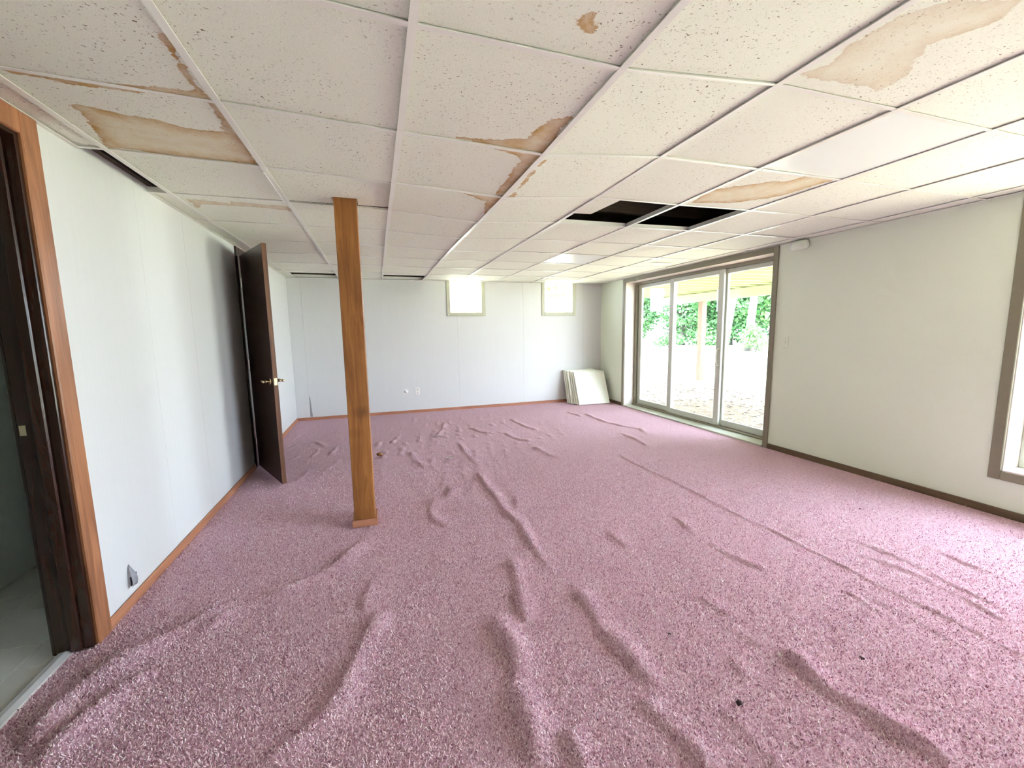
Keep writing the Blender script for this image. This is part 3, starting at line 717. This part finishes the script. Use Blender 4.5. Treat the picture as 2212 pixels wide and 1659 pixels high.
p = empty('light_switch', (XR, 3.163, 1.15)); tag(p, 'beige switch plate beside the sliding door', 'switch')
bm = bmesh.new(); bm_box(bm, -.006, 0, -.036, .036, -.058, .058); finish('plate', bm, M_PLASTER, p, False, .003)
bm = bmesh.new(); bm_box(bm, -.014, -.006, -.005, .005, -.010, .012); finish('toggle', bm, M_PLASTER, p, False, .002)
p = empty('motion_sensor', (XR, 3.03, 2.075)); tag(p, 'small drum shaped sensor at the top of the right wall', 'sensor')
bm = bmesh.new(); tube(bm, [(-.055, .07, 0), (-.055, .062, 0), (-.055, -.05, .002), (-.055, -.06, .002)], [.036, .042, .042, .036], 24); finish('drum', bm, M_PLASTER, p, True)
bm = bmesh.new(); tube(bm, [(-.055, .068, 0), (-.055, .078, 0)], [.043, .040], 24); finish('rim', bm, M_PLASTIC, p, True)
bm = bmesh.new(); bm_box(bm, -.05, 0, -.03, .03, -.025, .025); finish('bracket', bm, M_PLASTER, p, False, .003)
# torn wallpaper by the near doorway
p = empty('wall_tear', (XL, 2.393, .135)); tag(p, 'curled grey scrap of torn wallpaper over a dark hole by the baseboard', 'torn wallpaper')
bm = bmesh.new(); bm_box(bm, .0002, .0012, -.025, .030, -.035, .012); finish('hole', bm, M_BLACK, p)
bm = bmesh.new(); n = 10; rows = []
for i in range(n + 1):
    t = i / n
    wv = .030 * math.sin(math.pi * min(1, t * .62 + .36)); zc = -.030 + .110 * t; xo = .003 + .022 * (1 - t) * math.sin(t * 2.4 + .35)
    rows.append([bm.verts.new((xo + .010 * abs(s) * (1 - t), -.028 + s * wv * .8 - .008 * (1 - t), zc)) for s in (-1, -.3, .4, 1)])
for r0, r1 in zip(rows, rows[1:]):
    for k in range(3): bm.faces.new([r0[k], r0[k + 1], r1[k + 1], r1[k]])
bmesh.ops.solidify(bm, geom=bm.faces[:], thickness=.0012)
finish('flap', bm, M_PAPER, p, True)
# lifted wallpaper edge low on the far wall
bm = bmesh.new(); rows = []
for i in range(9):
    t = i / 8
    rows.append([bm.verts.new((s * (.006 + .026 * (1 - t)), -.002 - .010 * s * (1 - t), .04 + .30 * t)) for s in (0, .5, 1)])
for r0, r1 in zip(rows, rows[1:]):
    for k in range(2): bm.faces.new([r0[k], r0[k + 1], r1[k + 1], r1[k]])
bmesh.ops.solidify(bm, geom=bm.faces[:], thickness=.001)
o = finish('peeling_paper', bm, M_WALL, wf, True); o.location = (-1.015, YF, .03)

# ------------------------------------------------------------------ bits lying on the carpet
def carpet_z(x, y):
    ok, loc, nor, idx = carpet.ray_cast((x, y, 1.0), (0, 0, -1)); return loc.z if ok else .012
def crumb(name, x, y, r, mat, lab, cat, flat=.5, seed=0, grp='scraps scattered on the carpet'):
    bm = bmesh.new(); bmesh.ops.create_icosphere(bm, subdivisions=2, radius=r)
    for v in bm.verts:
        k = 1 + .55 * (mnoise.noise(v.co * (1.6 / r) + Vector((seed, 0, 0))))
        v.co *= k; v.co.z *= flat
    o = finish(name, bm, mat, None, True); o.location = (x, y, carpet_z(x, y) + r * flat * (1.6 if r > .02 else .45))
    tag(o, lab, cat, grp); return o
crumb('dark_crumb', 1.124, .981, .011, M_CRUMB, 'largest dark crumb on the carpet in the lower right foreground', 'crumb', .6, 1)
crumb('dark_crumb', 1.739, .985, .008, M_CRUMB, 'dark crumb on pale carpet right of the longest ridge', 'crumb', .6, 2)
crumb('dark_crumb', 1.118, 1.338, .007, M_CRUMB, 'small dark crumb left of the other dark crumbs on the carpet', 'crumb', .5, 3)
crumb('dark_crumb', 3.20, 1.913, .007, M_CRUMB, 'tiny dark crumb at the edge of the shade below the right wall', 'crumb', .5, 4)
crumb('pale_crumb', 1.455, 1.105, .009, M_SCRAP, 'pale crumb at the head of the right foreground ridge', 'crumb', .5, 5)
crumb('pale_crumb', -1.055, 1.625, .006, M_PLASTIC, 'tiny white crumb in the carpet fold by the near doorway', 'crumb', .6, 6)
crumb('wood_chip', -.035, 4.45, .028, M_POST, 'small brown chip on the carpet just right of the post', 'chip', .6, 7)
for x, y, rz, sx, sy, lab in ((.646, 4.166, .3, .085, .05, 'nearer flat pale scrap lying on the carpet right of the post'), (.656, 5.10, -.2, .11, .035, 'farther thin pale scrap lying on the carpet before the outlet')):
    bm = bmesh.new(); vs = []
    for i in range(5):
        for j in range(3):
            vs.append(bm.verts.new(((i / 4 - .5) * sx, (j / 2 - .5) * sy * (1 + .15 * math.sin(i * 2.1)), .004 * math.sin(i * 1.7 + j))))
    for i in range(4):
        for j in range(2): bm.faces.new([vs[i * 3 + j], vs[i * 3 + 3 + j], vs[i * 3 + 4 + j], vs[i * 3 + 1 + j]])
    bmesh.ops.solidify(bm, geom=bm.faces[:], thickness=.003)
    o = finish('paper_scrap', bm, M_SCRAP, None, False); o.location = (x, y, carpet_z(x, y) + .008); o.rotation_euler = (0, 0, rz)
    tag(o, lab, 'scrap', 'scraps scattered on the carpet')

# ------------------------------------------------------------------ outdoors
GZ = -.12
def mk_lawn():
    m = NT('sunlit_lawn'); p = m.pos()
    m.col(m.mix(m.noise(p, 6, 4, .6), (.44, .45, .32), (.57, .57, .44))); m.set(.9, 0, .2); m.bump(m.noise(p, 40, 3), .5, .03); return m.m
def mk_dirt():
    m = NT('leaf_litter_soil'); p = m.pos()
    m.col(m.mix(m.noise(p, 22, 4, .7), (.16, .12, .08), (.34, .28, .21))); m.set(.95, 0, .1); m.bump(m.noise(p, 30, 4), .8, .03); return m.m
def mk_leaf(name, a, b):
    m = NT(name); c = m.mix(m.ramp(m.noise(m.pos(), 3.5, 3), [(.3, 0), (.7, 1)]), a, b); m.col(c); m.set(.6, 0, .3)
    m.b.inputs['Transmission Weight'].default_value = 0
    return m.m
M_LAWN, M_DIRT = mk_lawn(), mk_dirt()
M_LEAF = [mk_leaf('deep_green_leaves', (.022, .085, .028), (.07, .19, .06)), mk_leaf('mid_green_leaves', (.045, .13, .04), (.12, .25, .085)), mk_leaf('light_green_leaves', (.09, .20, .06), (.20, .32, .13))]
M_DRY = mk_leaf('dry_leaves', (.16, .125, .10), (.40, .35, .30))
M_BARK = plain('grey_bark', (.06, .058, .052), .9, 0, .3, 12)
M_LUM = wood('deck_lumber', (.20, .20, .10), (.33, .34, .19), 0, .7)
M_LUMP = wood('deck_post_lumber', (.11, .06, .035), (.18, .11, .07), 2, .7)
struct(pieces('ground_soil', [(4.25, 7.7, 2.4, 14, GZ - .1, GZ), (4.25, 6.7, -6, 2.4, GZ - .1, GZ)], M_DIRT), 'shaded soil under the deck, with an added unseen strip by the side window')  # second strip is unseen, added to cut light bouncing onto the ceiling
struct(pieces('ground_lawn', [(7.7, 70, -30, 90, GZ - .1, GZ + .005), (-10, 4.25, 7.15, 90, GZ - .1, GZ + .005), (4.25, 7.7, 14, 90, GZ - .1, GZ + .005), (6.7, 7.7, -30, 2.4, GZ - .1, GZ + .005), (4.25, 6.7, -30, -6, GZ - .1, GZ + .005)], M_LAWN), 'bright sunlit lawn outside')
# leaf litter
rl = random.Random(11); bm = bmesh.new()
for _ in range(5200):
    x = 4.35 + 4.0 * rl.random() ** .9; y = rl.uniform(2.0, 12.5)
    if x > 7.5 and rl.random() < .6: continue
    if abs(x - 8.4) < .16 and (abs(y - 3.6) < .16 or abs(y - 9.2) < .16): continue
    r = rl.uniform(.025, .055); a = rl.uniform(0, 6.28); cu = rl.uniform(.1, .5) * r; z = GZ + rl.uniform(.008, .03)
    ca, sa = math.cos(a), math.sin(a)
    P = [(-r, 0, 0), (0, -.45 * r, cu), (r, 0, cu * .4), (0, .45 * r, cu)]
    bm.faces.new([bm.verts.new((x + ca * px - sa * py, y + sa * px + ca * py, z + pz)) for px, py, pz in P])
ll = finish('leaf_litter', bm, M_DRY); tag(ll, 'dry fallen leaves scattered on the soil outside the sliding door', 'fallen leaves', kind='stuff')
# deck overhead
dk = empty('deck', (8.4, 9.2, GZ)); tag(dk, 'raised wooden deck on posts outside the sliding door', 'deck')
def dpart(n, x0, x1, y0, y1, z0, z1, m=M_LUM):
    o = box(n, x0, x1, y0, y1, z0, z1, m, None, 0); o.parent = dk; o.location = o.location - dk.location; return o
for k in range(20): dpart('joist', 4.28, 8.52, 2.95 + k * .41, 2.99 + k * .41, 2.24, 2.43)
for k in range(30): dpart('deck_board', 4.30 + k * .145, 4.438 + k * .145, 2.85, 11.2, 2.43, 2.46)
dpart('beam', 8.36, 8.45, 2.9, 11.0, 2.02, 2.24); dpart('rim_joist', 8.52, 8.56, 2.9, 11.0, 2.20, 2.45)
for y in (3.6, 9.2): dpart('post', 8.33, 8.48, y - .075, y + .075, GZ - .05, 2.02, M_LUMP)
# trees and shrubs
def leaves(bm, c, r, n, size, rnd, shell=.55):
    for _ in range(n):
        while True:
            d = Vector((rnd.uniform(-1, 1), rnd.uniform(-1, 1), rnd.uniform(-1, 1)))
            if .05 < d.length < 1: break
        d = d.normalized() * (shell + (1 - shell) * rnd.random())
        p = Vector(c) + Vector((d.x * r[0], d.y * r[1], d.z * r[2]))
        if p.z < GZ + .05: p.z = GZ + .05 + rnd.random() * .2
        a = Vector((rnd.gauss(0, 1), rnd.gauss(0, 1), rnd.gauss(0, .6))).normalized(); b = a.orthogonal().normalized()
        b.rotate(Matrix.Rotation(rnd.uniform(0, 6.28), 3, a)); s = size * rnd.uniform(.6, 1.3)
        bm.faces.new([bm.verts.new(p + q) for q in (-a * s, b * s * .5, a * s, -b * s * .5)])
def tree(name, x, y, h, cr, trunk_r, mi, lab, seed, lean=(0, 0), blobs=7, n=420, base=.35, cat='tree', grp='trees behind the lawn', size=.17):
    rnd = random.Random(seed); t = empty(name, (x, y, GZ)); tag(t, lab, cat, grp)
    bm = bmesh.new(); pts = [(lean[0] * s * h * .8, lean[1] * s * h * .8, s * h * .8) for s in (0, .2, .45, .7, 1)]
    tube(bm, pts, [trunk_r * k for k in (1.25, 1, .9, .7, .3)], 9)
    for k in range(5):
        s = base + .1 * k; p0 = Vector((lean[0] * s * h * .8, lean[1] * s * h * .8, s * h * .8)); a = rnd.uniform(0, 6.28)
        tube(bm, [p0, p0 + Vector((math.cos(a) * cr * .4, math.sin(a) * cr * .4, h * .08)), p0 + Vector((math.cos(a) * cr * .8, math.sin(a) * cr * .8, h * .12))], [trunk_r * .4, trunk_r * .25, trunk_r * .1], 6)
    finish('trunk', bm, M_BARK, t, True)
    bm = bmesh.new()
    for k in range(blobs):
        a = rnd.uniform(0, 6.28); rr = cr * rnd.uniform(.1, .65); zz = h * rnd.uniform(base, .92)
        leaves(bm, (lean[0] * zz + math.cos(a) * rr, lean[1] * zz + math.sin(a) * rr, zz), (cr * .55, cr * .55, h * .16), n, size, rnd)
    finish('crown', bm, M_LEAF[mi], t)
    return t
def bush(x, y, r, h, mi, lab, seed, n=900, size=.14):
    rnd = random.Random(seed); t = empty('shrub', (x, y, GZ)); tag(t, lab, 'shrub', 'shrubs at the edge of the lawn')
    bm = bmesh.new()
    for k in range(5):
        a = rnd.uniform(0, 6.28); leaves(bm, (math.cos(a) * r * .45, math.sin(a) * r * .45, h * rnd.uniform(.3, .7)), (r * .6, r * .6, h * .42), n // 5, size, rnd)
    finish('foliage', bm, M_LEAF[mi], t)
    bm = bmesh.new()
    for k in range(4):
        a = rnd.uniform(0, 6.28); tube(bm, [(0, 0, 0), (math.cos(a) * r * .4, math.sin(a) * r * .4, h * .7)], [.03, .012], 6)
    finish('stem', bm, M_BARK, t)
tree('leafy_tree', 24.0, 34.2, 8.5, 3.6, .22, 0, 'dark green leafy tree at the far jamb of the sliding door', 29, base=.08, blobs=12, n=800)
tree('leafy_tree', 25.5, 30.2, 8.5, 3.6, .22, 0, 'dark green leafy tree filling the left glass panel', 21, base=.08, blobs=12, n=900)
tree('leafy_tree', 28.5, 28.0, 9.0, 3.8, .24, 0, 'dark green leafy tree behind the deck post', 22, base=.10, blobs=12, n=900)
tree('leafy_tree', 31.0, 24.6, 9.5, 3.8, .26, 1, 'mid green tree behind the leaning trunks', 23, base=.22, blobs=9, n=800)
tree('bare_trunk_tree', 21.2, 21.3, 12, 2.6, .26, 2, 'leaning grey trunk farther from the shrub in the right glass panel', 24, lean=(.06, -.12), base=.5, blobs=6, n=650)
tree('bare_trunk_tree', 21.4, 19.6, 12, 2.4, .22, 2, 'slim leaning grey trunk beside the shrub in the right glass panel', 25, lean=(.03, -.05), base=.55, blobs=6, n=650)
tree('leafy_tree', 35.0, 38.0, 10.0, 4.6, .30, 1, 'tall mid green tree far behind the left glass panel', 27, base=.12, blobs=10, n=800)
tree('leafy_tree', 34.0, 20.5, 9.0, 3.8, .28, 1, 'mid green tree far behind the shrub', 28, base=.2, blobs=10, n=700)
bush(20.6, 18.3, .85, 1.5, 1, 'round light green shrub beside the leaning trunks', 31, n=1500, size=.09)
bush(22.0, 27.6, 1.2, 1.0, 0, 'low dark shrub in front of the deck post trees', 33, n=1500, size=.09)
